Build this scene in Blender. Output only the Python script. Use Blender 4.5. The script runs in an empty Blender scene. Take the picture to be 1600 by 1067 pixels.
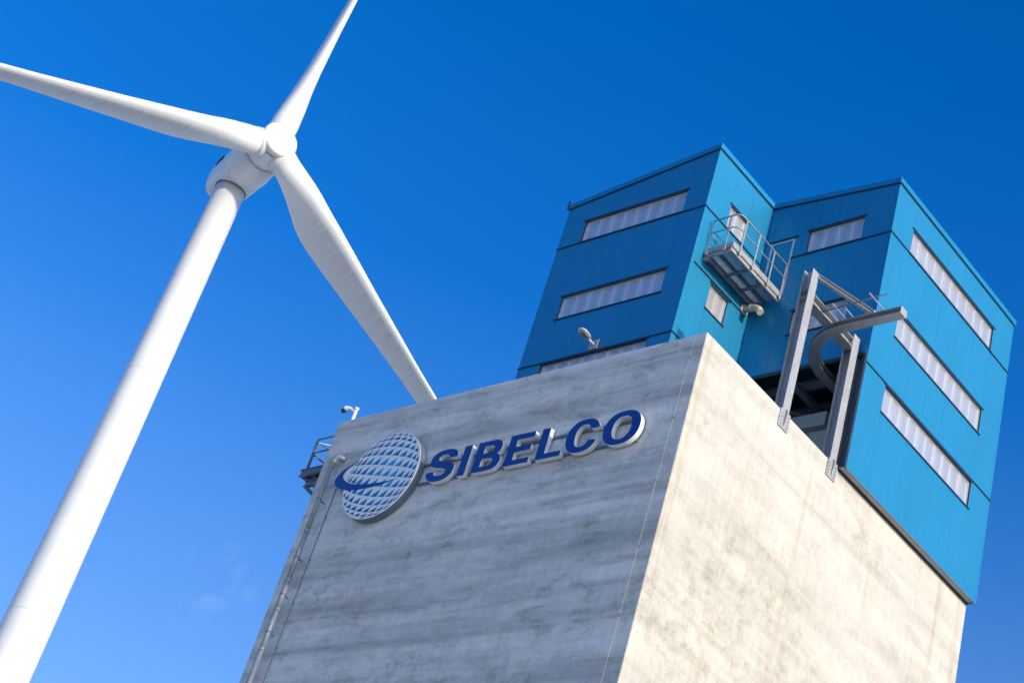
import bpy, math, random
from mathutils import Vector, Matrix
random.seed(7)
SC = bpy.context.scene
COL = SC.collection

# ------------------------------------------------------------------ camera
cam_d = bpy.data.cameras.new('camera'); cam = bpy.data.objects.new('camera', cam_d); COL.objects.link(cam)
CR = Vector((0.74442776, 0.61388988, 0.26261479)); CU = Vector((0.19652631, -0.5773383, 0.79250104)); CF = Vector((-0.63812594, 0.53834906, 0.55043217))
M = Matrix((CR, CU, -CF)).transposed().to_4x4(); M.translation = Vector((23.13856, -25.08926, 1.7))
cam.matrix_world = M
cam_d.sensor_width = 36.0; cam_d.lens = 36.0*2793.56/1600.0; cam_d.clip_start = 0.5; cam_d.clip_end = 20000
SC.camera = cam

# ------------------------------------------------------------------ sky, sun, exposure
SUN_EL = math.radians(13.5); SUN_AZ = math.radians(0.3)          # the sun stands along +X, grazing the plane of the sign face
world = bpy.data.worlds.new('World'); SC.world = world; world.use_nodes = True
wn = world.node_tree; wn.nodes.clear()
sky = wn.nodes.new('ShaderNodeTexSky'); sky.sky_type = 'NISHITA'; sky.sun_disc = False
sky.sun_elevation = SUN_EL; sky.sun_rotation = math.radians(90) - SUN_AZ
sky.air_density = 1.0; sky.dust_density = 3.0; sky.ozone_density = 4.5; sky.altitude = 0
hs = wn.nodes.new('ShaderNodeHueSaturation'); hs.inputs['Saturation'].default_value = 1.30; hs.inputs['Hue'].default_value = 0.505
bg = wn.nodes.new('ShaderNodeBackground'); bg.inputs['Strength'].default_value = 0.15
wo = wn.nodes.new('ShaderNodeOutputWorld')
# pale haze all round the horizon, brightened low down to light the walls, gone above 45 degrees
wtc = wn.nodes.new('ShaderNodeTexCoord'); wsp = wn.nodes.new('ShaderNodeSeparateXYZ'); wrp = wn.nodes.new('ShaderNodeValToRGB'); wmx = wn.nodes.new('ShaderNodeMix'); wmx.data_type = 'RGBA'
els = wrp.color_ramp.elements; els.new(.2); els.new(.37); els.new(.5); els.new(.57)
for e_, (p_, v_) in zip(els, ((0., .72), (.20, .46), (.37, .22), (.50, .06), (.57, .012), (.70, 0.))): e_.position = p_; e_.color = (v_, v_, v_, 1)
wmx.inputs[7].default_value = (2.2, 2.65, 3.2, 1)
wn.links.new(wtc.outputs['Generated'], wsp.inputs[0]); wn.links.new(wsp.outputs['Z'], wrp.inputs[0]); wn.links.new(wrp.outputs['Color'], wmx.inputs[0])
wn.links.new(sky.outputs[0], hs.inputs['Color']); wgm = wn.nodes.new('ShaderNodeGamma'); wgm.inputs['Gamma'].default_value = 1.12; wn.links.new(hs.outputs[0], wgm.inputs['Color']); wn.links.new(wgm.outputs[0], wmx.inputs[6]); # one faint wisp of cloud
wdt = wn.nodes.new('ShaderNodeVectorMath'); wdt.operation = 'DOT_PRODUCT'; wdt.inputs[1].default_value = (-0.7704, 0.5035, 0.3911)
wcl = wn.nodes.new('ShaderNodeMapRange'); wcl.inputs['From Min'].default_value = math.cos(math.radians(1.5)); wcl.inputs['From Max'].default_value = 1.0; wcl.inputs['To Max'].default_value = .085
wnz = wn.nodes.new('ShaderNodeTexNoise'); wnz.inputs['Scale'].default_value = 75; wnz.inputs['Detail'].default_value = 8
wnr = wn.nodes.new('ShaderNodeMapRange'); wnr.inputs['From Min'].default_value = .47; wnr.inputs['From Max'].default_value = .68
wml = wn.nodes.new('ShaderNodeMath'); wml.operation = 'MULTIPLY'; wm2 = wn.nodes.new('ShaderNodeMix'); wm2.data_type = 'RGBA'; wm2.inputs[7].default_value = (3.4, 3.5, 3.6, 1)
wn.links.new(wtc.outputs['Generated'], wdt.inputs[0]); wn.links.new(wdt.outputs['Value'], wcl.inputs['Value']); wn.links.new(wtc.outputs['Generated'], wnz.inputs['Vector'])
wn.links.new(wnz.outputs['Fac'], wnr.inputs['Value']); wn.links.new(wcl.outputs[0], wml.inputs[0]); wn.links.new(wnr.outputs[0], wml.inputs[1]); wn.links.new(wml.outputs[0], wm2.inputs[0])
wn.links.new(wmx.outputs[2], wm2.inputs[6]); wn.links.new(wm2.outputs[2], bg.inputs['Color']); wn.links.new(bg.outputs[0], wo.inputs['Surface'])
sun_d = bpy.data.lights.new('sun', 'SUN'); sun_d.energy = 2.0; sun_d.angle = math.radians(0.53); sun_d.color = (0.86, 0.77, 0.64)
sun = bpy.data.objects.new('sun', sun_d); COL.objects.link(sun)
sdir = Vector((math.cos(SUN_EL)*math.cos(SUN_AZ), math.cos(SUN_EL)*math.sin(SUN_AZ), math.sin(SUN_EL)))
sun.rotation_euler = sdir.to_track_quat('Z', 'Y').to_euler(); sun.location = (60, 0, 60)
SC.view_settings.view_transform = 'Standard'; SC.view_settings.look = 'None'; SC.view_settings.exposure = 0.84; SC.view_settings.gamma = 1.0
SC.view_settings.use_curve_mapping = False
SC.render.engine = 'CYCLES'; SC.cycles.max_bounces = 8

W, D, H = 12.57, 12.66, 26.0              # silo
# ------------------------------------------------------------------ materials
class NT:
    def __init__(s, name):
        s.m = bpy.data.materials.new(name); s.m.use_nodes = True; s.t = s.m.node_tree; s.t.nodes.clear()
        s.o = s.n('ShaderNodeOutputMaterial'); s.b = s.n('ShaderNodeBsdfPrincipled'); s.l(s.b.outputs[0], s.o.inputs['Surface'])
        s.tc = s.n('ShaderNodeTexCoord')
    def n(s, k): return s.t.nodes.new(k)
    def l(s, a, b): s.t.links.new(a, b)
    def noise(s, scale=(1, 1, 1), sc=1., det=5., rough=.55, dist=0., loc=(0, 0, 0)):
        mp = s.n('ShaderNodeMapping'); mp.inputs['Scale'].default_value = scale; mp.inputs['Location'].default_value = loc
        s.l(s.tc.outputs['Object'], mp.inputs['Vector'])
        nz = s.n('ShaderNodeTexNoise'); nz.inputs['Scale'].default_value = sc; nz.inputs['Detail'].default_value = det
        nz.inputs['Roughness'].default_value = rough; nz.inputs['Distortion'].default_value = dist
        s.l(mp.outputs[0], nz.inputs['Vector']); return nz.outputs['Fac']
    def ramp(s, fac, stops):
        r = s.n('ShaderNodeValToRGB'); e = r.color_ramp.elements
        while len(e) < len(stops): e.new(.5)
        for i, (p, c) in enumerate(stops):
            e[i].position = p; e[i].color = (c if isinstance(c, tuple) else (c, c, c)) + (1,)
        s.l(fac, r.inputs[0]); return r.outputs['Color']
    def mix(s, a, b, fac=1., mode='MULTIPLY'):
        x = s.n('ShaderNodeMix'); x.data_type = 'RGBA'; x.blend_type = mode
        for v, i in ((a, 6), (b, 7), (fac, 0)):
            if isinstance(v, (int, float)) : x.inputs[i].default_value = v if i == 0 else (v, v, v, 1)
            elif isinstance(v, tuple): x.inputs[i].default_value = v + (1,)
            else: s.l(v, x.inputs[i])
        return x.outputs[2]
    def bump(s, h, strength=.2, dist=.02, prev=None):
        b = s.n('ShaderNodeBump'); b.inputs['Strength'].default_value = strength; b.inputs['Distance'].default_value = dist
        s.l(h, b.inputs['Height'])
        if prev: s.l(prev, b.inputs['Normal'])
        return b.outputs[0]
    def fin(s, col=None, rough=.5, metal=0., spec=.5, normal=None, roughsock=None):
        if isinstance(col, tuple): s.b.inputs['Base Color'].default_value = col + (1,)
        elif col is not None: s.l(col, s.b.inputs['Base Color'])
        s.b.inputs['Roughness'].default_value = rough; s.b.inputs['Metallic'].default_value = metal
        s.b.inputs['Specular IOR Level'].default_value = spec
        if normal: s.l(normal, s.b.inputs['Normal'])
        if roughsock: s.l(roughsock, s.b.inputs['Roughness'])
        return s.m

def mat_concrete():
    t = NT('concrete')
    tone = t.ramp(t.noise(sc=.30, det=4), [(.3, (.60, .58, .54)), (.7, (.68, .66, .615))])
    band = t.ramp(t.noise(scale=(.05, .05, 1.0), sc=1.0, det=3, rough=.6, dist=.5), [(.32, .58), (.44, .90), (.58, 1.16)])
    lift = t.ramp(t.noise(scale=(.10, .10, 3.1), sc=1.0, det=4, rough=.6, dist=.8), [(.30, .80), (.5, .98), (.66, 1.08)])
    cloud = t.ramp(t.noise(scale=(.55, .55, 1.35), sc=1.5, det=14, rough=.74, dist=.5), [(.35, .62), (.46, .97), (.60, 1.14)])
    wisp = t.ramp(t.noise(scale=(5, 5, 1.5), sc=1.3, det=8, rough=.7, dist=.4), [(.30, .80), (.62, 1.08)])
    mould = t.ramp(t.noise(scale=(1, 1, 1.2), sc=2.6, det=12, rough=.80), [(.38, (.52, .51, .45)), (.54, 1.)])
    mmask = t.ramp(t.noise(scale=(.5, .5, .7), sc=.55, det=3, loc=(1.3, 6.2, 2.9)), [(.54, 0.), (.72, .8)])
    fine = t.ramp(t.noise(sc=17, det=6, rough=.75), [(.3, .87), (.65, 1.05)])
    drip = t.ramp(t.noise(scale=(1.7, 1.7, .05), sc=1.3, det=5, rough=.6, dist=.15), [(.33, (.82, .72, .58)), (.42, 1.)])
    # the weather side carries the heavier pour marks; the sunny side only a trace
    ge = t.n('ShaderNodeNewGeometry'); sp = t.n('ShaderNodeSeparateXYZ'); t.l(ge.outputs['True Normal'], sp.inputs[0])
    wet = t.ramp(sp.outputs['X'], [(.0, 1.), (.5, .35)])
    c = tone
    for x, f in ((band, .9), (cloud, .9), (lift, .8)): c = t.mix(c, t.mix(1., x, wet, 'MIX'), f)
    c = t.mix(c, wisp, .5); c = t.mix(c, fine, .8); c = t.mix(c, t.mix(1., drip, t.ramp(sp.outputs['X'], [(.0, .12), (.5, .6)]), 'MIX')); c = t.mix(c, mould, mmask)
    sunlit_tint = t.ramp(sp.outputs['X'], [(.0, 1.), (.5, (.90, .875, .83))]); c = t.mix(c, sunlit_tint)  # beige tint of the sunny face, darkened in colour to offset its strong light
    # one larger patch of algae low on the sunny wall
    vd = t.n('ShaderNodeVectorMath'); vd.operation = 'DISTANCE'; t.l(t.tc.outputs['Object'], vd.inputs[0]); vd.inputs[1].default_value = (0, 3.6, 19.6)
    near = t.ramp(t.mix(t.noise(sc=1.1, det=6, rough=.65), 1., .0, 'MIX'), [(.36, .1), (.52, 1.)])
    dm = t.n('ShaderNodeMapRange'); dm.inputs['From Min'].default_value = 4.6; dm.inputs['From Max'].default_value = 2.2; t.l(vd.outputs['Value'], dm.inputs['Value'])
    alg = t.ramp(t.noise(scale=(1, 1, 1.4), sc=2.2, det=14, rough=.82), [(.32, (.52, .51, .44)), (.48, (.88, .87, .83)), (.60, 1.)])
    c = t.mix(c, t.mix(1., alg, t.mix(dm.outputs[0], near), 'MIX'))
    b1 = t.bump(t.noise(scale=(1, 1, 1.6), sc=2.2, det=7), .12, .03)
    b2 = t.bump(t.noise(sc=26, det=5, rough=.7), .18, .009, b1)
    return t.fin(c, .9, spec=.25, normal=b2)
def mat_clad():
    t = NT('blue_cladding')
    soft = t.ramp(t.noise(scale=(1, 1, .5), sc=.7, det=4), [(.3, .96), (.7, 1.04)])
    run = t.ramp(t.noise(scale=(7, 7, .12), sc=1.2, det=5), [(.3, .965), (.7, 1.02)])
    c = t.mix(t.mix((.014, .25, .45), soft), run)
    m = t.fin(c, .55, metal=.6, spec=.5, normal=t.bump(t.noise(scale=(1, 1, .3), sc=.9, det=1), .03, .02))
    t.b.inputs['Coat Weight'].default_value = .3; t.b.inputs['Coat Roughness'].default_value = .12
    return m
def mat_flat(name, col, rough=.5, metal=0., var=.15, sc=3., spec=.5, bump=0.):
    t = NT(name)
    v = t.ramp(t.noise(sc=sc, det=6, rough=.65), [(.3, 1-var), (.7, 1+var*.6)])
    nm = t.bump(t.noise(sc=sc*6, det=4), bump, .004) if bump else None
    return t.fin(t.mix(col, v), rough, metal, spec, nm)
def mat_galv(name='galvanised_steel', col=(.43, .43, .435), metal=.3, rough=.5):
    t = NT(name)
    v = t.ramp(t.noise(sc=14, det=6, rough=.75), [(.32, .78), (.68, 1.1)])
    w = t.ramp(t.noise(scale=(3, 3, .6), sc=2, det=5), [(.3, .82), (.65, 1.05)])
    return t.fin(t.mix(t.mix(col, v), w), rough, metal, .5, t.bump(t.noise(sc=40, det=3), .08, .004))
def mat_poly():
    # multiwall sheet: milky, with a brighter strip along each clicked joint (u across the sheet)
    t = NT('polycarbonate')
    uv = t.n('ShaderNodeUVMap'); uv.uv_map = 'sheet'; sp = t.n('ShaderNodeSeparateXYZ'); t.l(uv.outputs[0], sp.inputs[0])
    st = t.ramp(sp.outputs['X'], [(.0, 1.0), (.10, .98), (.30, .76), (.72, .70), (.86, .82), (1., 1.0)])
    v = t.ramp(t.noise(scale=(1.5, 1.5, .5), sc=2.5, det=5), [(.3, .90), (.7, 1.05)])
    m = t.fin(t.mix(t.mix((.715, .71, .725), st), v), .2, metal=.3, spec=1.0)
    t.b.inputs['Coat Weight'].default_value = .7; t.b.inputs['Coat Roughness'].default_value = .1
    return m
def mat_white(name='turbine_white', dirt=.0):
    t = NT(name)
    v = t.ramp(t.noise(sc=.6, det=6, rough=.6), [(.3, .94), (.7, 1.02)])
    return t.fin(t.mix((.78, .78, .76), v), .38, spec=.5)
def mat_blade():
    # white paint, chordwise grime streaks on the rear two thirds of the blade (u along the span, v across the chord)
    t = NT('blade_white')
    uv = t.n('ShaderNodeUVMap'); uv.uv_map = 'blade'
    sp = t.n('ShaderNodeSeparateXYZ'); t.l(uv.outputs[0], sp.inputs[0])
    mp = t.n('ShaderNodeMapping'); mp.inputs['Scale'].default_value = (210., 1.0, 1); t.l(uv.outputs[0], mp.inputs['Vector'])
    nz = t.n('ShaderNodeTexNoise'); nz.inputs['Scale'].default_value = 1.6; nz.inputs['Detail'].default_value = 5; t.l(mp.outputs[0], nz.inputs['Vector'])
    st = t.ramp(nz.outputs['Fac'], [(.30, (.72, .69, .66)), (.50, (.86, .84, .82)), (.64, (.97, .97, .97))])
    msk = t.ramp(sp.outputs['Y'], [(.0, 0.), (.14, 0.), (.18, .95), (.45, .6), (.80, .12), (1., .05)])
    root = t.ramp(sp.outputs['X'], [(.12, 0.), (.20, 1.)])
    f = t.mix(msk, root)
    c = t.mix((.78, .78, .76), st, f)
    return t.fin(c, .4, spec=.45)
def mat_ground():
    t = NT('sand_ground')
    c = t.ramp(t.noise(sc=.05, det=8), [(.35, (.58, .54, .46)), (.55, (.66, .63, .55)), (.7, (.70, .68, .62))])
    return t.fin(t.mix(c, t.ramp(t.noise(sc=3, det=8), [(.3, .7), (.7, 1.1)])), .95, spec=.2)

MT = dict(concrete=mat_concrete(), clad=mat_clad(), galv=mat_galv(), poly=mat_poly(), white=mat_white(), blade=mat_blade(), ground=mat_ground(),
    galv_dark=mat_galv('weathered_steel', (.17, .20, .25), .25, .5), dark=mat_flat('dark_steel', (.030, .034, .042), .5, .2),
    alu=mat_flat('aluminium_frame', (.62, .63, .64), .4, .4, .08), trim=mat_flat('dark_flashing', (.010, .035, .085), .4, 0, .1),
    core=mat_flat('shadow_gap', (.008, .03, .06), .7), soffit=mat_flat('soffit_sheet', (.42, .42, .38), .6, 0, .15, 2.),
    grey=mat_flat('grey_duct', (.50, .49, .44), .55, 0, .1), beam=mat_flat('bay_steel', (.17, .19, .22), .55, .2, .2),
    sign_white=mat_flat('sign_white', (.86, .85, .82), .45, 0, .07, 6.), sign_blue=mat_flat('sign_blue', (.001, .040, .24), .35, 0, .06, 6.),
    rim=mat_flat('emblem_rim', (.13, .17, .22), .45, .1, .1), tri0=mat_flat('print_light', (.003, .33, .66), .4, 0, .04), tri1=mat_flat('print_mid', (.003, .17, .42), .4, 0, .04),
    tri2=mat_flat('print_dark', (.003, .07, .22), .4, 0, .04), pipe=mat_galv('zinc_pipe', (.27, .31, .36), .15, .55), lens=mat_flat('lens', (.02, .02, .025), .1),
    beige=mat_flat('beige_plastic', (.62, .55, .40), .5, 0, .12), black=mat_flat('black_gasket', (.012, .012, .014), .6), roof=mat_flat('roof_membrane', (.12, .12, .125), .8),
    door=mat_clad(), wgrey=mat_flat('lamp_grey', (.66, .67, .66), .45, .1, .08), glass=mat_flat('lamp_glass', (.30, .30, .27), .15))
MT['door'].name = 'door_blue'

# ------------------------------------------------------------------ mesh helpers
class MB:
    def __init__(s): s.v = []; s.f = []; s.sm = []; s.uv = None
    def add(s, verts, faces, smooth=False):
        o = len(s.v); s.v += [tuple(map(float, p)) for p in verts]
        for f in faces: s.f.append([i+o for i in f]); s.sm.append(smooth)
        return s
    def box(s, x0, x1, y0, y1, z0, z1):
        v = [(x, y, z) for z in (z0, z1) for y in (y0, y1) for x in (x0, x1)]
        return s.add(v, [(0, 2, 3, 1), (4, 5, 7, 6), (0, 1, 5, 4), (2, 6, 7, 3), (0, 4, 6, 2), (1, 3, 7, 5)])
    def obox(s, p, q, w, h, up=(0, 0, 1)):
        """bar from p to q, width w (sideways) and height h (along up)"""
        p = Vector(p); q = Vector(q); d = (q-p).normalized(); u = Vector(up); sd = d.cross(u).normalized(); u = sd.cross(d)
        v = [e+sd*a*w/2+u*b*h/2 for e in (p, q) for a, b in ((-1, -1), (1, -1), (1, 1), (-1, 1))]
        return s.add(v, [(0, 1, 2, 3), (7, 6, 5, 4), (0, 4, 5, 1), (1, 5, 6, 2), (2, 6, 7, 3), (3, 7, 4, 0)])
    def prism(s, poly, d):
        """planar polygon (3d points) extruded by vector d"""
        n = len(poly); d = Vector(d); a = [Vector(p) for p in poly]; b = [p+d for p in a]
        return s.add(a+b, [list(range(n))[::-1], [n+i for i in range(n)]]+[(i, (i+1) % n, n+(i+1) % n, n+i) for i in range(n)])
    def tube(s, pts, r, n=10, cap=True, rr=None):
        pts = [Vector(p) for p in pts]; V = []; F = []; ref = None
        for i, p in enumerate(pts):
            t = (pts[min(i+1, len(pts)-1)]-pts[max(i-1, 0)]).normalized()
            if ref is None: ref = t.orthogonal().normalized()
            ref = (ref-t*ref.dot(t)).normalized(); b = t.cross(ref); R_ = rr[i] if rr else r
            V += [p+(ref*math.cos(2*math.pi*k/n)+b*math.sin(2*math.pi*k/n))*R_ for k in range(n)]
        for i in range(len(pts)-1):
            for k in range(n): F.append((i*n+k, i*n+(k+1) % n, (i+1)*n+(k+1) % n, (i+1)*n+k))
        s.add(V, F, True)
        if cap:
            o = len(s.v)-len(V); s.f.append([o+k for k in range(n)][::-1]); s.sm.append(False)
            m = o+(len(pts)-1)*n; s.f.append([m+k for k in range(n)]); s.sm.append(False)
        return s
    def loft(s, rings, cap=True, smooth=True):
        n = len(rings[0]); o = len(s.v); V = [p for r in rings for p in r]; F = []
        for i in range(len(rings)-1):
            for k in range(n): F.append((i*n+k, i*n+(k+1) % n, (i+1)*n+(k+1) % n, (i+1)*n+k))
        s.add(V, F, smooth)
        if cap:
            s.f.append([o+k for k in range(n)][::-1]); s.sm.append(False); m = o+(len(rings)-1)*n; s.f.append([m+k for k in range(n)]); s.sm.append(False)
        return s
    def isec(s, p, q, w, h, tf, tw, up=(0, 0, 1)):
        """I-section from p to q; h along up, w sideways"""
        p = Vector(p); q = Vector(q); d = (q-p).normalized(); u = Vector(up); sd = d.cross(u).normalized(); u = sd.cross(d)
        for c in (1, -1): s.obox(p+u*c*(h-tf)/2, q+u*c*(h-tf)/2, w, tf, u)
        return s.obox(p, q, tw, h-2*tf, u)
    def build(s, name, mat, parent=None, bevel=0., fix=True):
        me = bpy.data.meshes.new(name); me.from_pydata(s.v, [], s.f); me.update()
        for p, sm in zip(me.polygons, s.sm): p.use_smooth = sm
        if fix:
            import bmesh
            bm = bmesh.new(); bm.from_mesh(me); bmesh.ops.recalc_face_normals(bm, faces=bm.faces[:]); bm.to_mesh(me); bm.free()
        me.materials.append(MT[mat]); o = bpy.data.objects.new(name, me); COL.objects.link(o)
        if parent: o.parent = parent; o.matrix_parent_inverse = Matrix.Translation(-Vector(ORG.get(parent.name, (0, 0, 0))))
        if bevel:
            m = o.modifiers.new('edge', 'BEVEL'); m.width = bevel; m.segments = 2; m.limit_method = 'ANGLE'; m.angle_limit = math.radians(40)
        return o
ORG = {}
def tag(o, label, cat, group=None, kind=None):
    if label: o['label'] = label
    if cat: o['category'] = cat
    if group: o['group'] = group
    if kind: o['kind'] = kind
    return o
def thing(name, loc, label, cat, group=None):
    o = bpy.data.objects.new(name, None); COL.objects.link(o); o.location = loc; ORG[o.name] = tuple(loc); o.empty_display_size = .3
    return tag(o, label, cat, group)
def sub(o, parent):                       # hang a built mesh under a part that is itself a mesh
    return o

# ------------------------------------------------------------------ dimensions of the place (metres)

XL, XLL, YL, YR, XA, YB = -4.05, -9.52, 3.02, 5.87, 0.25, 12.69
ZJ, ZL, ZRB = 33.73, 29.27, 25.97
def zroof(x):                              # underside of the verge: ridge over x = XL
    return 35.9+(x-XL)/(XLL-XL)*(35.335-35.9) if x < XL else 35.9+(x-XL)/(XA-XL)*(35.507-35.9)

# ------------------------------------------------------------------ ground
g = MB().add([(-6000, -6000, 0), (6000, -6000, 0), (6000, 6000, 0), (-6000, 6000, 0)], [(0, 1, 2, 3)]).build('ground', 'ground', fix=False)
tag(g, None, None, kind='structure')

# ------------------------------------------------------------------ silo
silo = thing('concrete_silo', (-W/2, D/2, 0), 'tall square bare concrete silo carrying the blue penthouse', 'silo')
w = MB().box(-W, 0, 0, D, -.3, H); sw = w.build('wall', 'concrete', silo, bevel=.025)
MB().box(-W+.35, -.35, .35, D-.35, H-.05, H+.006).build('roof_deck', 'roof', silo)

# ------------------------------------------------------------------ penthouse
pent = thing('rooftop_penthouse', (-4.6, 8, H), 'blue metal clad penthouse with ribbon windows on top of the concrete silo', 'building')
def P3(ax, c, a, z): return (c, a, z) if ax == 'X' else (a, c, z)
def NV(ax): return Vector((1, 0, 0)) if ax == 'X' else Vector((0, -1, 0))
GAP = .0032
def panel(ax, c, a0, a1, z0, z1, topf=None, th=.05):
    t0 = topf(a0) if topf else z1; t1 = topf(a1) if topf else z1
    g_ = GAP; poly = [P3(ax, c, a0+g_, z0+g_), P3(ax, c, a1-g_, z0+g_), P3(ax, c, a1-g_, t1-g_), P3(ax, c, a0+g_, t0-g_)]
    MB().prism(poly, -NV(ax)*th).build('cladding_panel', 'clad', pent, bevel=.004)
def window(ax, c, a0, a1, z0, z1, npane):
    nv = NV(ax); e = .09
    fr = MB(); t = .035
    for (b0, b1, y0, y1) in ((a0, a1, z1-t, z1), (a0, a1, z0, z0+t), (a0, a0+t, z0+t, z1-t), (a1-t, a1, z0+t, z1-t)):
        p = [P3(ax, c, b0, y0), P3(ax, c, b1, y0), P3(ax, c, b1, y1), P3(ax, c, b0, y1)]
        fr.prism([Vector(q)-nv*(e-.03) for q in p], -nv*.05)
    wf = fr.build('window', 'alu', pent)
    # lining of the opening
    rv = MB()
    for (b0, b1, y0, y1) in ((a0-.02, a1+.02, z1, z1+.02), (a0-.02, a0, z0, z1), (a1, a1+.02, z0, z1)):
        p = [P3(ax, c, b0, y0), P3(ax, c, b1, y0), P3(ax, c, b1, y1), P3(ax, c, b0, y1)]
        rv.prism([Vector(q)-nv*.002 for q in p], -nv*.14)
    o = rv.build('reveal', 'trim', wf)
    MB().prism([P3(ax, c, a0-.05, z0-.035), P3(ax, c, a1+.05, z0-.035), P3(ax, c, a1+.05, z0), P3(ax, c, a0-.05, z0)], nv*.035).build('sill', 'trim', wf)
    MB().prism([Vector(P3(ax, c, q[0], q[1])) for q in ((a0-.08, z1+.02), (a1+.08, z1+.02), (a1+.08, z1+.05), (a0-.08, z1+.05))], nv*.03).build('head_flashing', 'trim', wf)
    wd = (a1-a0-2*t)/npane
    for k in range(npane):                 # each channel sheet is slightly bowed between its two ribs
        b0 = a0+t+k*wd+.004; b1 = b0+wd-.008; n = 8; pr_ = []
        for i in range(n+1):
            u = i/n; bow = .016*(abs(2*u-1)**3)
            pr_.append((b0+(b1-b0)*u, bow))
        vb = [Vector(P3(ax, c, a, z0+t))-nv*(e+.0-b) for a, b in pr_]; vt = [Vector(P3(ax, c, a, z1-t))-nv*(e+.0-b) for a, b in pr_]
        m = MB(); m.add(vb+vt, [(i, i+1, n+2+i, n+1+i) for i in range(n)], True); po = m.build('pane', 'poly', wf, fix=False)
        ul = po.data.uv_layers.new(name='sheet')
        for lp in po.data.loops: ul.data[lp.index].uv = ((lp.vertex_index % (n+1))/n, lp.vertex_index//(n+1))
def wall(ax, c, cols, rows, wins, topf=None):
    """cols, rows: edges; wins: list of (a0,a1,z0,z1,kind). Panels fill what is left."""
    for i in range(len(cols)-1):
        a0, a1 = cols[i], cols[i+1]; am = (a0+a1)/2
        for j in range(len(rows)-1):
            z0, z1 = rows[j], rows[j+1]; last = j == len(rows)-2
            cuts = sorted([(w_[2], w_[3]) for w_ in wins if w_[0] < am < w_[1] and w_[3] > z0+.01 and w_[2] < z1-.01])
            lo = z0
            for q0, q1 in cuts:
                if q0-lo > .08: panel(ax, c, a0, a1, lo, q0)
                lo = max(lo, q1)
            if z1-lo > .08: panel(ax, c, a0, a1, lo, z1, topf if (last and topf) else None)
WZ = ((33.76, 34.58), (30.84, 31.67), (28.37, 29.20))
ROWS = (ZRB, ZL, ZJ, 35.9)
# west-south gable wall over the sign face
cl = [XLL, -8.65, -7.705, -6.76, -5.815, -4.87, XL]
wn_ = [(-8.65, -4.87, a, b) for a, b in WZ]
wall('Y', YL, cl, ROWS, wn_, zroof)
for a, b in WZ: window('Y', YL, -8.65, -4.87, a, b, 8)
# sunny side of the taller block, above the balcony
wall('X', XL, [YL, 4.05, 4.90, YR], ROWS, [(4.05, 4.90, *WZ[0]), (4.05, 4.90, *WZ[1])])
window('X', XL, 4.05, 4.90, *WZ[0], 2); window('X', XL, 4.05, 4.90, *WZ[1], 2)
# wall of the notch, with the balcony door
DZ0 = 32.36
wall('Y', YR, [XL, -3.82, -3.01, -2.53, -1.625, -.72, XA], (29.62, ZJ, 35.9), [(-3.82, -3.01, DZ0, 34.46), (-2.53, -.72, *WZ[0]), (-2.53, -.72, *WZ[1])], zroof)
window('Y', YR, -2.53, -.72, *WZ[0], 4); window('Y', YR, -2.53, -.72, *WZ[1], 4)
# long sunny wall
cr = [YR, 6.89, 7.836, 8.782, 9.728, 10.674, 11.62, YB]
wall('X', XA, cr, (ZRB, ZL, ZJ, 35.507), [(6.89, 11.62, a, b) for a, b in WZ])
for a, b in WZ: window('X', XA, 6.89, 11.62, a, b, 10)
# hidden rear and side walls, one sheet each
MB().box(XLL, XA, YB-.06, YB, ZRB, 35.34).build('rear_wall', 'clad', pent)
MB().box(XLL, XLL+.05, YL+.056, YB-.065, ZRB, 35.33).build('side_wall', 'clad', pent)
# dark core behind the panel joints
co = MB()
def corewall(ax, c, a0, a1, z0, z1, wins):
    nv = NV(ax); cuts = [a0]+[x for w_ in wins[:1] for x in (w_[0], w_[1])]+[a1]
    for i in range(len(cuts)-1):
        b0, b1 = cuts[i], cuts[i+1]; lo = z0
        ws = sorted([(w_[2], w_[3]) for w_ in wins if w_[0] < (b0+b1)/2 < w_[1]])
        for q0, q1 in ws+[(z1, z1)]:
            if q0-lo > .02: co.prism([Vector(P3(ax, c, *q))-nv*.056 for q in ((b0, lo), (b1, lo), (b1, q0), (b0, q0))], -nv*.03)
            lo = q1
corewall('Y', YL, XLL+.1, XL-.09, ZRB+.03, 35.3, wn_)
corewall('X', XL, YL+.06, YR+.0, ZRB+.03, 35.6, [(4.05, 4.90, *WZ[0]), (4.05, 4.90, *WZ[1])])
corewall('Y', YR, XL+.01, XA-.09, 29.65, 35.4, [(-2.53, -.72, *WZ[0]), (-2.53, -.72, *WZ[1])])
corewall('X', XA, YR+.06, YB-.07, ZRB+.03, 35.4, [(6.89, 11.62, a, b) for a, b in WZ])
co.build('wall_core', 'core', pent)
# joint flashings that run the whole width
def flash(ax, c, a0, a1, z, h=.034, out=.03, name='joint_flashing', mat='trim'):
    MB().prism([P3(ax, c, a0, z-h/2), P3(ax, c, a1, z-h/2), P3(ax, c, a1, z+h/2), P3(ax, c, a0, z+h/2)], NV(ax)*out).build(name, mat, pent)
for z in (ZJ, ZL):
    flash('Y', YL, XLL-.03, XL+.03, z); flash('X', XL, YL, YR-.032, z); flash('X', XA, YR, YB+.03, z)
flash('Y', YR, -3.0, XA+.03, ZJ); flash('X', XL, YL+.12, 5.72, 31.78)
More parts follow.
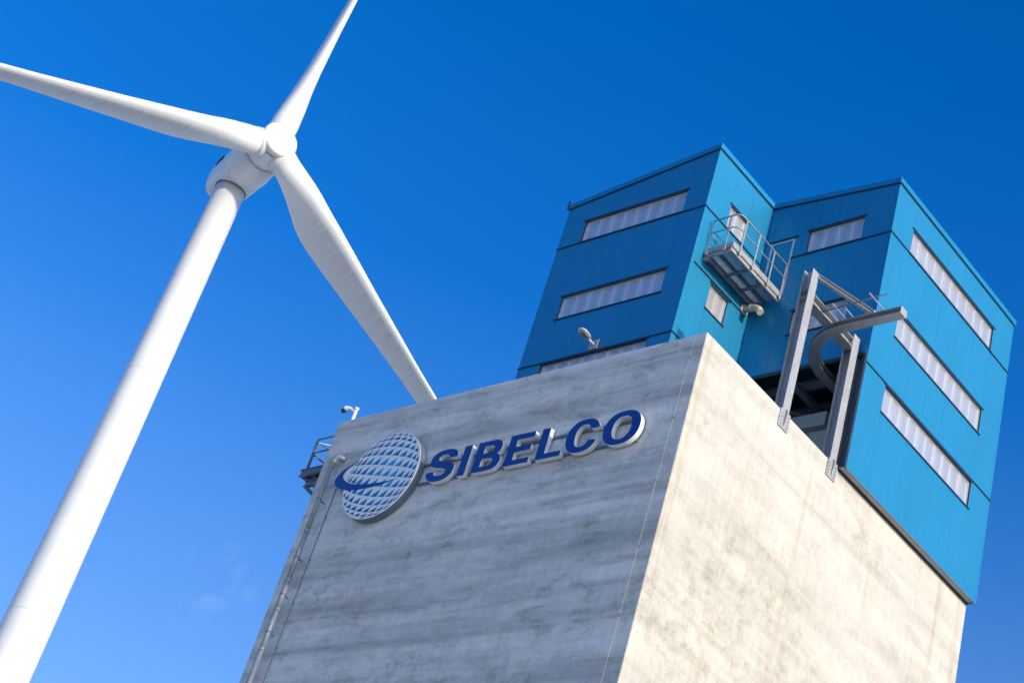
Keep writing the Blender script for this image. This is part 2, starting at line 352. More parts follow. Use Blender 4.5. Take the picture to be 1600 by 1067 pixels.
# verge and eaves fascias
def fascia(ax, c, a0, a1, zf, h=.17, out=.05):
    nv = NV(ax)
    MB().prism([Vector(P3(ax, c, *q))-nv*.05 for q in ((a0, zf(a0)), (a1, zf(a1)), (a1, zf(a1)+h), (a0, zf(a0)+h))], nv*(.05+out)).build('fascia', 'clad', pent, bevel=.006)
    MB().prism([Vector(P3(ax, c, *q)) for q in ((a0, zf(a0)-.034), (a1, zf(a1)-.034), (a1, zf(a1)-.002), (a0, zf(a0)-.002))], nv*.02).build('fascia_joint', 'trim', pent)
fascia('Y', YL, XLL-.05, XL+.046, zroof); fascia('X', XL, YL-.052, YR-.054, lambda a: 35.9); fascia('Y', YR, XL+.054, XA+.046, zroof); fascia('X', XA, YR-.052, YB+.05, lambda a: 35.507)
MB().box(XLL-.06, XLL+.02, YL-.09, YL-.052, 35.30, 35.62).build('gutter_end', 'trim', pent)
# corner trims
for (x, y, z0, z1, mt) in ((XL, YL, H-.02, 35.86, 'clad'), (XA, YR, 25.98, 35.46, 'clad'), (XA, YB, ZRB, 35.46, 'clad'), (XLL, YL, H-.02, 35.3, 'clad')):
    m = MB(); sx = -1 if x == XLL else 1
    m.box(min(x, x+.004*sx), max(x, x+.004*sx), y-.004, y+.07, z0, z1) if y != YB else m.box(x, x+.004, y-.07, y+.004, z0, z1)
    m.box(min(x-.07*sx, x), max(x-.07*sx, x), y-.005, y-.0005, z0, z1) if y != YB else m.box(x-.07, x, y+.0005, y+.005, z0, z1)
    m.build('corner_trim', mt, pent)
# roof sheets
r = MB()
r.prism([(XLL-.02, YL-.02, 35.335+.12), (XL, YL-.02, 35.9+.12), (XL, YL-.02, 35.9+.155), (XLL-.02, YL-.02, 35.335+.155)], (0, YB-YL+.03, 0))
r.prism([(XL+.003, YR-.02, 35.9+.12), (XA+.02, YR-.02, 35.507+.12), (XA+.02, YR-.02, 35.507+.155), (XL+.003, YR-.02, 35.9+.155)], (0, YB-YR+.03, 0))
r.build('roof', 'roof', pent)
# balcony door
dr = MB().box(-3.77, -3.06, YR+.012, YR+.05, DZ0+.03, 34.40).build('door', 'door', pent)
MB().box(-3.82, -3.765, YR-.012, YR+.07, DZ0, 34.46).box(-3.065, -3.01, YR-.012, YR+.07, DZ0, 34.46).box(-3.765, -3.065, YR-.012, YR+.07, 34.405, 34.46).build('frame', 'alu', dr)
MB().box(-3.72, -3.70, YR-.05, YR+.012, 33.36, 33.40).box(-3.72, -3.58, YR-.06, YR-.04, 33.36, 33.39).build('handle', 'galv', dr)
MB().box(-3.95, -2.9, YR-.03, YR-.001, 34.50, 34.55).build('door_flashing', 'trim', pent)
# overhang: soffit channel along the long wall
MB().box(.012, XA-.05, YR+.02, YB-.02, ZRB+.02, ZRB+.05).build('soffit', 'soffit', pent)
MB().box(XA-.048, XA-.001, YR+.02, YB-.02, ZRB-.03, ZRB).build('soffit_edge', 'galv_dark', pent)
MB().box(.003, .035, YR+.02, YB-.04, ZRB-.035, ZRB+.015).build('soffit_edge', 'dark', pent)
# open loading bay under the notch wall
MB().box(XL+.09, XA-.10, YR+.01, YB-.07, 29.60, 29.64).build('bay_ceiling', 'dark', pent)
MB().box(XL+.09, XA-.055, YR-.004, YR+.07, 29.50, 29.615).build('bay_edge_beam', 'dark', pent)
for k in range(6): MB().isec((XL+.1, 6.55+k*1.05, 29.46), (XA-.12, 6.55+k*1.05, 29.46), .14, .26, .02, .014).build('bay_beam', 'beam', pent)
for x in (-3.3, -2.1): MB().isec((x, YR+.08, 29.22), (x, YB-.1, 29.22), .16, .20, .02, .014).build('bay_beam', 'beam', pent)
MB().obox((-3.6, 6.2, 29.05), (-.5, 9.3, 29.05), .09, .09).obox((-.4, 6.3, 29.03), (-3.5, 9.4, 29.03), .09, .09).build('bay_brace', 'beam', pent)
MB().box(-2.75, -1.55, 7.0, 8.3, 28.42, 28.86).build('duct', 'grey', pent, bevel=.01)
MB().box(-2.6, -1.5, 7.2, 8.4, 26.0, 28.415).build('duct', 'grey', pent, bevel=.01)
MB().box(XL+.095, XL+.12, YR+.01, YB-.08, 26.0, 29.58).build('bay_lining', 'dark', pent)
for y in (YR+.12, YR+.95): MB().isec((.02, y, 26.0), (.02, y, 29.5), .2, .2, .018, .014, (1, 0, 0)).build('bay_column', 'galv_dark', pent)
for z in (26.35, 27.2, 28.1, 28.95): MB().box(-.06, .16, YR+.23, YR+.84, z, z+.12).build('bay_girt', 'galv_dark', pent)
MB().box(XA-.052, XA-.006, YR-.006, YR+.05, 26.0, 29.60).build('edge_angle', 'galv_dark', pent)

# ------------------------------------------------------------------ balcony
bal = thing('access_balcony', (-3.55, 4.65, 32.15), 'galvanised steel balcony with tube railing in the corner of the penthouse', 'balcony')
X0, X1, Y0, Y1 = -3.98, -3.08, 3.47, 5.855
MB().box(X1-.06, X1, Y0, Y1, 32.14, 32.165).box(X1-.06, X1, Y0, Y1, 32.30, 32.325).box(X1-.06, X1-.045, Y0, Y1, 32.165, 32.30).build('edge_channel', 'galv', bal)
MB().box(X0, X0+.07, Y0, Y1, 32.14, 32.16).box(X0, X0+.07, Y0, Y1, 32.30, 32.32).box(X0+.028, X0+.042, Y0, Y1, 32.16, 32.30).build('edge_channel', 'galv', bal)
MB().box(X0-.08, X1-.062, Y0-.012, Y0+.05, 32.14, 32.165).box(X0-.08, X1-.062, Y0-.012, Y0+.05, 32.30, 32.325).box(X0-.08, X1-.062, Y0+.035, Y0+.05, 32.165, 32.30).build('end_channel', 'galv', bal)
for y in (4.35, 5.05): MB().box(X0+.07, X1-.062, y, y+.07, 32.145, 32.22).build('cross_member', 'galv_dark', bal)
MB().box(-3.60, -3.55, Y0+.06, Y1, 32.17, 32.29).build('cross_member', 'galv_dark', bal)
gr = MB()
for k in range(22): gr.box(X0+.072+k*.036, X0+.076+k*.036, Y0+.055, Y1-.01, 32.292, 32.322)
for k in range(46): gr.box(X0+.071, X1-.065, Y0+.075+k*.05, Y0+.079+k*.05, 32.314, 32.3205)
tag(gr.build('grating', 'galv', bal), None, None, kind='stuff')
MB().box(X1-.008, X1+.0, Y0, Y1, 32.327, 32.48).build('toe_board', 'galv', bal)
MB().box(X0, X1-.01, Y0-.012, Y0-.004, 32.327, 32.46).build('toe_board', 'galv', bal)
def arc(cx, cy, rad, a0, a1, z, n=8): return [(cx+rad*math.cos(a0+(a1-a0)*i/n), cy+rad*math.sin(a0+(a1-a0)*i/n), z) for i in range(n+1)]
xo = X1+.02; yo = Y0-.03
for z, rr_ in ((33.46, .024), (33.00, .018)):
    pts = [(X0+.02, yo, z)]+arc(xo-.18, yo+.18, .18, -math.pi/2, 0, z)+[(xo, Y1, z)]
    MB().tube(pts, rr_, 10).build('rail', 'galv', bal)
for y in (3.79, 4.44, 5.20, 5.83): MB().obox((xo, y, 32.20), (xo, y, 33.445), .05, .016, (1, 0, 0)).box(xo-.012, xo+.022, y-.05, y+.05, 32.22, 32.34).build('post', 'galv', bal)
for x in (X0+.02, -3.36): MB().obox((x, yo, 32.20), (x, yo, 33.445), .016, .05, (1, 0, 0)).box(x-.05, x+.05, yo-.022, yo+.016, 32.22, 32.34).build('post', 'galv', bal)
MB().tube([(X0+.02, yo, 33.0), (X0+.02, 4.0, 33.0)], .014, 8).build('rail', 'galv', bal)
for y in (3.75, 5.4): MB().box(XL+.003, X0+.02, y, y+.09, 32.10, 32.139).build('wall_bracket', 'galv_dark', bal)
MB().obox((XL+.002, Y0+.03, 32.09), (X0+.1, Y0+.03, 32.09), .08, .06).build('wall_bracket', 'galv', bal)

# ------------------------------------------------------------------ vent elbow
ve = thing('vent_pipe', (XL, 5.6, 31.92), 'short beige bent vent pipe on the blue wall under the balcony', 'pipe')
MB().tube([(XL+.002, 5.6, 31.92), (XL+.05, 5.6, 31.92)], .16, 20).build('flange', 'beige', ve)
MB().tube([(XL+.05, 5.6, 31.92), (-3.85, 5.6, 31.92), (-3.72, 5.6, 31.905), (-3.60, 5.6, 31.86), (-3.49, 5.6, 31.78), (-3.42, 5.6, 31.68)], .105, 18).build('elbow', 'beige', ve)
MB().tube([(-3.80, 5.6, 31.917), (-3.76, 5.6, 31.912)], .116, 18).build('collar', 'beige', ve)

# ------------------------------------------------------------------ hoist frame
ho = thing('hoist_frame', (-.1, 4.5, H), 'grey steel hoist frame with curved overhead rail at the silo edge', 'hoist')
def hpost(y, z1):
    p = MB().isec((-.12, y, H-.0), (-.12, y, z1), .28, .28, .022, .014, (1, 0, 0)).build('post', 'galv', ho)
    MB().box(.006, .030, y-.20, y+.22, 25.52, 26.02).build('base_plate', 'galv', p)
    MB().prism([(.0305, y-.01, 25.62), (.0305, y-.01, 26.06), (.075, y-.01, 26.06), (.10, y-.01, 25.95), (.06, y-.01, 25.62)], (0, .02, 0)).build('gusset', 'galv', p)
    MB().box(-.30, .028, y-.19, y+.20, H+.004, H+.03).build('foot_plate', 'galv', p)
    b = MB()
    for sy in (-.13, .14):
        for k in range(4): b.tube([(.0305, y+sy, 25.60+k*.10), (.05, y+sy, 25.60+k*.10)], .014, 6)
    b.build('bolt_row', 'galv_dark', p)
    return p
p1 = hpost(3.38, 30.45); p2 = hpost(5.60, 29.95)
MB().box(-.24, .0, 3.245, 3.372, 29.50, 29.515).box(-.24, .0, 3.245, 3.372, 29.76, 29.775).build('stiffener', 'galv', p1)
MB().isec((-.11, 3.53, 29.64), (-.11, 5.45, 29.64), .28, .28, .022, .014).build('cross_beam', 'galv', ho)
MB().box(-.22, .0, 3.522, 3.535, 29.45, 29.83).box(-.22, .0, 5.44, 5.458, 29.45, 29.83).build('splice_plate', 'galv', ho)
cx, cy, cr_ = .35, 6.08, 1.58
path = [(2.08, cy-cr_)]+[(cx-cr_*math.sin(t), cy-cr_*math.cos(t)) for t in [math.pi/2*i/20 for i in range(21)]]+[(cx-cr_, 11.5)]
def sweep(path, sec, z0):
    rings = []
    for i, p in enumerate(path):
        a = Vector(path[max(i-1, 0)]); b = Vector(path[min(i+1, len(path)-1)]); t = (b-a).normalized(); n = Vector((-t.y, t.x))
        rings.append([(p[0]+n.x*u, p[1]+n.y*u, z0+v) for u, v in sec])
    return rings
for i in range(0): pass
isec = [(-.14, 0), (.14, 0), (.14, .022), (.012, .022), (.012, .178), (.14, .178), (.14, .20), (-.14, .20), (-.14, .178), (-.012, .178), (-.012, .022), (-.14, .022)]
mono = MB().loft(sweep(path, isec, 29.295), True, False).build('curved_rail', 'galv', ho)
MB().box(2.08, 2.10, 4.355, 4.645, 29.285, 29.505).build('end_plate', 'galv', mono)
MB().obox((cx-cr_-.15, 6.02, 29.285), (cx-cr_+.15, 6.02, 29.285), .12, .016).build('splice_plate', 'galv', mono)
MB().isec((.0, 3.53, 30.37), (1.14, 4.46, 29.63), .12, .12, .014, .012, (0, 0, 1)).build('tie_bar', 'galv', ho)
MB().box(-.06, .05, 3.522, 3.60, 30.30, 30.44).build('tie_bracket', 'galv', ho); MB().box(1.02, 1.28, 4.40, 4.56, 29.497, 29.62).build('tie_bracket', 'galv', ho)
for x, y0 in ((1.58, 3.66), (.47, 3.72), (.69, 4.0)): MB().obox((x, 4.46, 29.51), (x, y0, 29.51), .025, .03).build('cable_arm', 'galv', ho)
MB().tube([(-.45, 3.96, 29.53), (2.0, 3.86, 29.53)], .020, 8).build('cable_rail', 'galv_dark', ho)

# ------------------------------------------------------------------ wall lamp
la = thing('wall_lamp', (-6.76, YL, 29.45), 'grey street style lamp head on a bracket plate below the lower gable window', 'lamp')
la['label'] = 'grey lamp head on a bracket plate fixed to the dark blue gable wall'
MB().box(-6.93, -6.60, YL-.052, YL-.031, 29.29, 29.60).build('bracket_plate', 'galv', la)
MB().tube([(-6.77, YL-.05, 29.46), (-6.77, YL-.20, 29.47), (-6.78, YL-.28, 29.49)], .036, 10).build('arm', 'wgrey', la)
rings = []
for t, hw, hh in ((0, .05, .035), (.04, .09, .045), (.12, .14, .06), (.25, .155, .065), (.36, .14, .06), (.42, .10, .045), (.45, .05, .03)):
    c = Vector((-6.78, YL-.24-t, 29.49+t*.12))
    rings.append([c+Vector((hw*math.cos(a), 0, hh*math.sin(a)*(1 if math.sin(a) > 0 else .55))) for a in [2*math.pi*k/14 for k in range(14)]])
MB().loft(rings).build('head', 'wgrey', la)
MB().obox((-6.78, YL-.36, 29.475), (-6.78, YL-.58, 29.50), .18, .05).build('lamp_glass', 'glass', la)

# ------------------------------------------------------------------ security camera
cc = thing('security_camera', (-12.30, .2, H), 'white dome security camera on a short post at the silo roof corner', 'camera')
MB().tube([(-12.30, .2, H), (-12.30, .2, 26.50)], .05, 12).box(-12.38, -12.22, .12, .28, H+.002, H+.03).build('post', 'sign_white', cc)
MB().tube([(-12.30, .2, 26.50), (-12.30, .2, 26.56)], .075, 12).build('post_cap', 'sign_white', cc)
MB().tube([(-12.30, .2, 26.42), (-12.40, .16, 26.50), (-12.50, .12, 26.55), (-12.60, .08, 26.55), (-12.66, .06, 26.50)], .045, 12, rr=[.035, .04, .05, .07, .085]).build('arm', 'sign_white', cc)
rings = []
for k in range(7):
    a = k/6*math.pi/2*.98
    rings.append([(-12.66+.085*math.cos(a)*math.cos(t), .06+.085*math.cos(a)*math.sin(t), 26.50-.02-.10*math.sin(a)) for t in [2*math.pi*i/14 for i in range(14)]])
MB().loft(rings).build('dome', 'lens', cc)

# ------------------------------------------------------------------ downpipe
dp = thing('downpipe', (-11.88, -.2, 0), 'grey zinc downpipe running down the edge of the sign face', 'pipe')
MB().tube([(-11.70, .0, 24.58), (-11.71, -.10, 24.58), (-11.75, -.17, 24.57), (-11.82, -.20, 24.53), (-11.87, -.20, 24.44), (-11.88, -.20, 24.28)], .075, 16).build('elbow', 'pipe', dp)
zz = [24.30, 22.25, 20.75, 19.9, 18.75, 15.0, 11.0, 7.0, 3.0, 0.0]
for i in range(len(zz)-1):
    MB().tube([(-11.88, -.20, zz[i+1]), (-11.88, -.20, zz[i]-.01)], .068, 16).build('pipe_section', 'pipe', dp)
    MB().tube([(-11.88, -.20, zz[i]-.06), (-11.88, -.20, zz[i]+.03)], .076, 16).build('collar', 'pipe', dp)
for z in (23.2, 21.4, 20.3, 19.2, 17.0, 13.0, 9.0, 5.0): MB().tube([(-11.88, -.20, z), (-11.88, -.20, z+.04)], .077, 16).box(-11.90, -11.86, -.11, -.001, z, z+.03).build('clamp', 'galv_dark', dp)
cd = thing('cable_conduit', (-11.56, -.03, 0), 'thin dark conduit clipped to the concrete beside the downpipe', 'conduit')
MB().tube([(-11.56, -.03, 0), (-11.56, -.03, 24.15), (-11.62, -.03, 24.22)], .011, 8).build('tube', 'galv_dark', cd)
m = MB()
for k in range(17): MB().box(-11.58, -11.54, -.045, -.0005, 24.0-k*1.3, 24.03-k*1.3).build('clip', 'galv_dark', cd)
lc = thing('lightning_conductor', (-.36, -.03, 0), 'fine pale lightning conductor wire beside the sunlit silo corner', 'wire')
MB().tube([(-.46, -.035, 0), (-.43, -.035, 17), (-.36, -.035, 22), (-.31, -.035, 25.9)], .0035, 6).build('wire', 'beige', lc)
for z in (25.3, 23.6, 21.9, 20.2, 18.5, 16.8): 
    x = -.31-(25.9-z)/(25.9-17)*.12; MB().box(x-.013, x+.013, -.045, -.0005, z, z+.025).build('clip', 'galv_dark', lc)

# ------------------------------------------------------------------ service platform on the far left side
sp = thing('service_platform', (-13.4, 1.6, 24.9), 'blue grey steel service platform with railing on the shaded silo side', 'platform')
px0, px1, py0, py1 = -14.22, -W-.005, .55, 3.2
MB().box(px0, px1, py0, py0+.07, 24.84, 25.06).box(px0, px0+.07, py0+.071, py1, 24.84, 25.06).box(px0+.071, px1, py1-.07, py1, 24.84, 25.06).build('edge_channel', 'galv_dark', sp)
MB().box(px0-.03, px1, py0-.03, py0-.001, 25.04, 25.065).box(px0-.03, px1, py0-.03, py0-.001, 24.83, 24.85).build('edge_lip', 'galv_dark', sp)
MB().box(px0+.075, px1, py0+.075, py1-.075, 25.01, 25.05).build('deck', 'dark', sp)
for k in range(3): MB().box(px0+.35+k*.45, px0+.41+k*.45, py0+.075, py1-.075, 24.86, 25.0).build('cross_member', 'dark', sp)
for y in (py0+.1, py1-.2):
    MB().isec((px0+.25, y, 24.60), (px1, y, 24.60), .12, .2, .02, .014).build('bracket_beam', 'galv_dark', sp)
    MB().isec((px0+.35, y, 24.49), (px1, y, 23.55), .10, .10, .016, .012).build('brace', 'galv_dark', sp)
    MB().box(px0+.25, px0+.27, y-.06, y+.06, 24.70, 24.84).box(px0+.6, px0+.62, y-.06, y+.06, 24.70, 24.84).build('stub', 'galv_dark', sp)
xp, yp = px0+.20, py0+.02
for z in (26.08, 25.62):
    MB().tube([(px1, yp, z), (xp, yp, z)]+arc(xp, yp+.07, .07, -math.pi/2, -math.pi*1.5, z, 8)[1:5]+[(xp-.07, yp+.2, z), (xp-.07, py1, z)], .024, 8).build('rail', 'galv_dark', sp)
for (x, y) in ((xp, yp), (xp-.07, 1.9), (xp-.07, py1-.02)): MB().obox((x, y, 24.95), (x, y, 26.06), .06, .06, (1, 0, 0)).build('post', 'galv_dark', sp)
for z in (25.98, 25.50): MB().obox((xp+.03, yp+.03, z), (px1, yp+1.1, z), .022, .022).build('rail', 'sign_white', sp)

# ------------------------------------------------------------------ sign: raised letters on two rails
sg = thing('letter_sign', (-4.5, -.05, 23.0), 'raised blue SIBELCO letters with white sides on the concrete wall', 'sign')
for z in (23.74, 23.16): MB().box(-8.3, -1.25, -.055, -.008, z-.03, z+.03).build('mounting_rail', 'galv_dark', sg)
def catmull(pts, n=6):
    out = []; N = len(pts)
    for i in range(N-1):
        p0 = Vector(pts[max(i-1, 0)]); p1 = Vector(pts[i]); p2 = Vector(pts[i+1]); p3 = Vector(pts[min(i+2, N-1)])
        for k in range(n):
            t = k/n; out.append(tuple(.5*((2*p1)+(p2-p0)*t+(2*p0-5*p1+4*p2-p3)*t*t+(3*p1-p0-3*p2+p3)*t**3)))
    return out+[tuple(pts[-1])]
def sup(cx, cy, rx, ry, a0, a1, n=40, e=2.25):
    o = []
    for i in range(n+1):
        a = a0+(a1-a0)*i/n; c, s_ = math.cos(a), math.sin(a)
        o.append((cx+rx*math.copysign(abs(c)**(2/e), c), cy+ry*math.copysign(abs(s_)**(2/e), s_)))
    return o
PI = math.pi
def glyph(name, loops):
    def fill(ext, off, nm, mat, parent, shrink=0.):
        cu = bpy.data.curves.new(nm, 'CURVE'); cu.dimensions = '2D'; cu.fill_mode = 'BOTH'; cu.extrude = ext; cu.offset = shrink
        for lp in loops:
            s_ = cu.splines.new('POLY'); s_.points.add(len(lp)-1); s_.use_cyclic_u = True
            for p, q in zip(s_.points, lp): p.co = (q[0], q[1], 0, 1)
        tmp = bpy.data.objects.new(nm, cu); COL.objects.link(tmp)
        dg = bpy.context.evaluated_depsgraph_get(); me = bpy.data.meshes.new_from_object(tmp.evaluated_get(dg))
        bpy.data.objects.remove(tmp); bpy.data.curves.remove(cu)
        me.transform(Matrix(((1, 0, 0, 0), (0, 0, -1, off), (0, 1, 0, 0), (0, 0, 0, 1)))); me.materials.clear(); me.materials.append(MT[mat])
        o = bpy.data.objects.new(nm, me); COL.objects.link(o); o.parent = parent
        o.matrix_parent_inverse = Matrix.Translation(-Vector(ORG.get(parent.name, (0, 0, 0)))); return o
    b = fill(.064, -.121, 'letter', 'sign_white', sg)
    b['label'] = 'raised letter '+name
    fill(.0025, -.1885, 'letter_face', 'sign_blue', b)
z0, z1 = 23.05, 23.955
rect = lambda a, b, c, d: [(a, c), (b, c), (b, d), (a, d)]
S = [(.95, .655), (.94, .74), (.885, .83), (.77, .895), (.62, .93), (.47, .935), (.30, .915), (.15, .855), (.06, .76), (.035, .655), (.065, .545), (.15, .465), (.29, .415), (.46, .375), (.60, .335), (.675, .275), (.66, .205), (.58, .16), (.47, .145), (.36, .16), (.285, .21), (.26, .295)]
S2 = [(.0, .295), (.02, .20), (.075, .11), (.17, .035), (.31, -.01), (.47, -.025), (.66, -.005), (.81, .055), (.91, .15), (.95, .27), (.925, .39), (.84, .475), (.70, .53), (.52, .575), (.38, .61), (.315, .66), (.325, .72), (.39, .77), (.48, .785), (.58, .77), (.65, .725), (.68, .655)]
sx, sz = -7.94, 23.05
glyph('S', [[(sx+a, sz+b) for a, b in catmull(S)+catmull(S2)]])
glyph('I', [rect(-6.79, -6.54, z0, z1)])
bo = [(-6.315, z0)]+[(-5.80, z0)]+[(-5.80+.385*math.sin(t), z0+.265-.265*math.cos(t)) for t in [PI*.72*i/16 for i in range(1, 17)]]
bo = [(-6.315, z0), (-5.78, z0), (-5.62, z0+.02), (-5.50, z0+.085), (-5.425, z0+.19), (-5.42, z0+.28), (-5.46, z0+.38), (-5.53, z0+.44), (-5.60, z0+.47), (-5.53, z0+.52), (-5.485, z0+.60), (-5.475, z0+.69), (-5.51, z0+.79), (-5.60, z0+.865), (-5.74, z1), (-6.315, z1)]
bo = bo[:2]+catmull(bo[1:9], 4)[1:]+catmull(bo[8:15], 4)[1:]+[bo[15]]
b1 = [(-6.07, z0+.145), (-5.82, z0+.145), (-5.72, z0+.17), (-5.675, z0+.25), (-5.70, z0+.335), (-5.80, z0+.375), (-6.07, z0+.375)]
b2 = [(-6.07, z0+.535), (-5.84, z0+.535), (-5.76, z0+.56), (-5.72, z0+.64), (-5.75, z0+.725), (-5.84, z0+.76), (-6.07, z0+.76)]
glyph('B', [bo, b1[:1]+catmull(b1[1:6], 4)+b1[6:], b2[:1]+catmull(b2[1:6], 4)+b2[6:]])
glyph('E', [[(-5.24, z0), (-4.44, z0), (-4.44, z0+.15), (-4.99, z0+.15), (-4.99, z0+.38), (-4.48, z0+.38), (-4.48, z0+.535), (-4.99, z0+.535), (-4.99, z1-.155), (-4.45, z1-.155), (-4.45, z1), (-5.24, z1)]])
glyph('L', [[(-4.22, z0), (-3.44, z0), (-3.44, z0+.15), (-3.97, z0+.15), (-3.97, z1), (-4.22, z1)]])
zc = 23.5
co_ = sup(-2.86, zc, .50, .475, math.radians(21), math.radians(339), 56)
ci = sup(-2.86, zc, .235, .325, math.radians(327), math.radians(33), 44)
glyph('C', [co_+[(-2.64, zc-.15)]+ci+[(-2.65, zc+.17), (-2.385, zc+.17)]])
glyph('O', [sup(-1.685, zc, .545, .475, 0, 2*PI, 64)[:-1], sup(-1.685, zc, .285, .33, 0, 2*PI, 48)[:-1]])

# ------------------------------------------------------------------ sign: round emblem
em = thing('round_emblem', (-9.62, -.05, 22.2), 'round white globe emblem with blue triangles and swoosh on the concrete wall', 'sign')
gx, gz, gr_ = -9.62, 23.56, 1.335
circ = [(gx+gr_*math.cos(2*PI*k/96), gz+gr_*math.sin(2*PI*k/96)) for k in range(96)]
MB().prism([(x, -.03, z) for x, z in circ], (0, -.20, 0)).build('rim', 'rim', em)
MB().prism([(gx+(x-gx)*.997, -.2302, gz+(z-gz)*.997) for x, z in circ], (0, -.014, 0)).build('face', 'sign_white', em, bevel=.004)
so = [(-10.70, 24.22), (-10.94, 24.13), (-11.13, 24.055), (-11.30, 23.94), (-11.41, 23.80), (-11.43, 23.69), (-11.38, 23.57), (-11.22, 23.44), (-10.97, 23.34), (-10.68, 23.27), (-10.37, 23.235), (-10.05, 23.225), (-9.70, 23.235), (-9.3, 23.275), (-8.92, 23.345)]
si = [(-8.92, 23.345), (-9.3, 23.325), (-9.74, 23.335), (-10.15, 23.365), (-10.51, 23.43), (-10.80, 23.515), (-11.03, 23.64), (-11.15, 23.76), (-11.16, 23.88), (-11.08, 24.0), (-10.95, 24.08), (-10.70, 24.22)]
SO, SI = catmull(so, 4), catmull(si, 4)
back = [(x-.012, z) for x, z in SO if x < -10.30]+[(-10.3, 23.9), (-10.45, 24.25)]
MB().prism([(x, -.06, z) for x, z in back], (0, -.165, 0)).build('swoosh_backing', 'rim', em)
MB().prism([(x, -.2255, z) for x, z in back], (0, -.013, 0)).build('swoosh_backing', 'sign_white', em)
MB().prism([(x, -.2446, z) for x, z in SO[:-1]+SI[:-1]], (0, -.006, 0)).build('swoosh', 'sign_blue', em)
def inpoly(p, poly):
    c = False; j = len(poly)-1
    for i in range(len(poly)):
        if (poly[i][1] > p[1]) != (poly[j][1] > p[1]) and p[0] < (poly[j][0]-poly[i][0])*(p[1]-poly[i][1])/(poly[j][1]-poly[i][1])+poly[i][0]: c = not c
        j = i
    return c
SWP = SO[:-1]+SI[:-1]; tm = [MB(), MB(), MB()]; th = math.radians(-13); pit = .25
for i in range(-7, 7):
    for j in range(-8, 7):
        a, b = .01+i*pit, .237+j*pit
        tri = []
        for du, dv in ((0, 0), (.84, 0), (.88, .78)):
            p = Vector((a+du*pit, b+dv*pit)); ro = p.length
            q = p*(math.sin(min(ro, 1.56))/max(ro, 1e-6)); c_, s_ = math.cos(th), math.sin(th)
            tri.append((ro, gx+gr_*.985*(q.x*c_-q.y*s_), gz+gr_*.985*(q.x*s_+q.y*c_)))
        if max(t[0] for t in tri) > 1.53: continue
        ro = tri[0][0]; k = 0 if ro < .48 else (1 if ro < 1.0 else 2)
        tm[k].prism([(t[1], -.2446, t[2]) for t in tri], (0, -.002, 0))
for m, k in zip(tm, ('tri0', 'tri1', 'tri2')): tag(m.build('triangle_print', k, em), None, None, kind='stuff')

# ------------------------------------------------------------------ wind turbine
TX, TY = -78.39, 28.92
tu = thing('wind_turbine', (TX, TY, 0), 'white three bladed wind turbine standing behind the silo', 'wind turbine')
n = 48; tw = []
for z in (-.5, 0, 20, 40, 60, 80.9):
    rad = (4.3-(4.3-2.33)*max(z, 0)/80.0)/2; tw.append([(TX+rad*math.cos(2*PI*k/n), TY+rad*math.sin(2*PI*k/n), z) for k in range(n)])
to = MB().loft(tw).build('tower', 'white', tu)
for z in (22., 43.4, 63.):
    rad = (4.3-(4.3-2.33)*z/80.0)/2+.004
    MB().loft([[(TX+rad*math.cos(2*PI*k/n), TY+rad*math.sin(2*PI*k/n), zz_) for k in range(n)] for zz_ in (z, z+.05)]).build('flange_seam', 'wgrey', to)
al = -0.2033; tilt = math.radians(6)
A = Vector((math.cos(al)*math.cos(tilt), math.sin(al)*math.cos(tilt), math.sin(tilt))); SD = Vector((-math.sin(al), math.cos(al), 0)); UP = A.cross(SD)
HUB = Vector((-73.22, 27.85, 82.73)); 
def sring(s, wy, wz, e=2.6, n=40, dz=0.):
    c = HUB+A*s+UP*dz; o = []
    for k in range(n):
        a = 2*PI*k/n; cc_, ss = math.cos(a), math.sin(a)
        o.append(c+SD*wy*math.copysign(abs(cc_)**(2/e), cc_)+UP*wz*math.copysign(abs(ss)**(2/e), ss))
    return o
nac = MB().loft([sring(-8.1, .8, .8, 3, dz=.35), sring(-7.9, 1.2, 1.15, 3.2, dz=.3), sring(-7.3, 1.48, 1.42, 3.6, dz=.22), sring(-5.8, 1.58, 1.56, 4, dz=.15), sring(-3.9, 1.60, 1.62, 4, dz=.1), sring(-3.6, 1.60, 1.62, 4, dz=.1)]).build('nacelle', 'white', tu)
MB().loft([sring(-4.25, 1.45, 1.45, 2.6, dz=.05), sring(-4.0, 1.74, 1.72, 2.3), sring(-3.4, 1.80, 1.78, 2.1), sring(-1.9, 1.70, 1.70, 2.0), sring(-1.55, 1.55, 1.55, 2.0)]).build('front_drum', 'white', nac)
MB().loft([sring(-1.56, 1.35, 1.35, 2), sring(-1.40, 1.35, 1.35, 2)]).build('seal_ring', 'wgrey', nac)
MB().loft([sring(-6.3, 1.60, .30, 6, dz=.95), sring(-5.3, 1.63, .30, 6, dz=.95)]).build('side_vent', 'black', nac)
rad = 1.235
MB().loft([[(TX+rad*math.cos(2*PI*k/n), TY+rad*math.sin(2*PI*k/n), q) for k in range(n)] for q in (80.78, 81.3)]).build('yaw_ring', 'galv_dark', nac)
hub = MB().loft([sring(-1.42, 1.25, 1.25, 2), sring(-1.35, 1.42, 1.42, 2), sring(-.9, 1.52, 1.52, 2), sring(.3, 1.48, 1.48, 2), sring(.6, 1.35, 1.35, 2)]).build('hub', 'white', tu)
MB().loft([sring(.55, 1.46, 1.46, 2), sring(.95, 1.46, 1.46, 2), sring(1.08, 1.40, 1.40, 2), sring(1.18, 1.22, 1.22, 2), sring(1.25, .85, .85, 2), sring(1.28, .3, .3, 2)]).build('nose_cap', 'white', hub)
MB().loft([sring(.40, 1.43, 1.43, 2), sring(.56, 1.43, 1.43, 2)]).build('spinner_gap', 'galv_dark', hub)
ph0 = 4.268
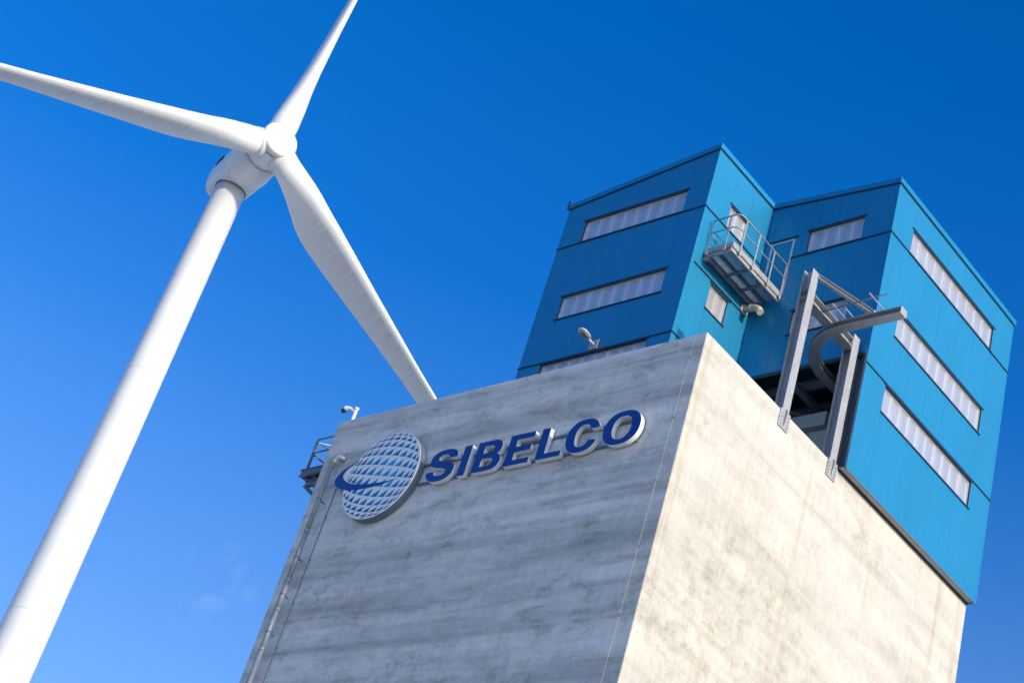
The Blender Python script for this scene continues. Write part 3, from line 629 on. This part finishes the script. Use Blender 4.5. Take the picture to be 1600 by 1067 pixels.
def lerp(t, tab):
    for (a, b), (c, d) in zip(tab, tab[1:]):
        if a <= t <= c: return b+(d-b)*(t-a)/(c-a)
    return tab[-1][1]
CH = [(1, 2.15), (2.2, 2.15), (3.2, 2.55), (5, 3.45), (6.3, 3.85), (7.8, 3.9), (10, 3.62), (13, 3.15), (20, 2.15), (28, 1.5), (36, 1.0), (40, .6), (41, .18)]
TH = [(1, 2.1), (2.6, 2.1), (4, 1.9), (6, 1.45), (8, 1.15), (13, .78), (20, .46), (28, .28), (36, .16), (41, .03)]
BLN = [(1, 0), (2.2, 0), (4, .4), (7, 1), (41, 1)]
AX = [(1, .5), (2.2, .5), (6.5, .32), (41, .28)]
for kb in range(3):
    ph = ph0+kb*2*PI/3; Rd = SD*math.sin(ph)+UP*math.cos(ph); Tn = A.cross(Rd)
    rings = []; uvs = []; NP = 40
    rs = [1.25, 1.8, 2.4, 2.6, 3, 3.5, 4, 4.6, 5.3, 6, 7, 8, 9, 10, 11.5, 13, 15, 17, 20, 23, 26, 29, 32, 35, 37.5, 39, 40, 40.6, 41]
    for r_ in rs:
        ch, tk, bl, ax = lerp(r_, CH), lerp(r_, TH), lerp(r_, BLN), lerp(r_, AX); c = HUB+Rd*r_+A*(.026*r_+.00035*r_*r_); ring = []
        tws = math.radians(lerp(r_, [(1, 6), (10, 6), (25, 2), (41, 0)]))
        ca, ta = A*math.cos(tws)+Tn*math.sin(tws), Tn*math.cos(tws)-A*math.sin(tws)
        for k in range(NP):
            a = 2*PI*k/NP; x = .5*(1-math.cos(a)); sgn = 1 if a <= PI else -1       # x: 0 leading edge, 1 trailing edge
            yt = 5*(.2969*math.sqrt(max(x, 0))-.126*x-.3516*x*x+.2843*x**3-.1036*x**4)
            ya = sgn*yt*tk+.02*ch*4*x*(1-x)
            cxr, cyr = .5*(1-math.cos(a)), .5*math.sin(a)*tk
            xx = x; yy = bl*ya+(1-bl)*cyr
            ring.append(c-ca*(xx-ax)*ch+ta*yy); uvs.append((r_/41., x))
        rings.append(ring)
    mb = MB().loft(rings); ob = mb.build('blade', 'blade', tu)
    uvl = ob.data.uv_layers.new(name='blade')
    for lp in ob.data.loops: uvl.data[lp.index].uv = uvs[lp.vertex_index]
    MB().tube([HUB+Rd*1.0, HUB+Rd*1.62], 1.12, 40).build('root_collar', 'white', ob)
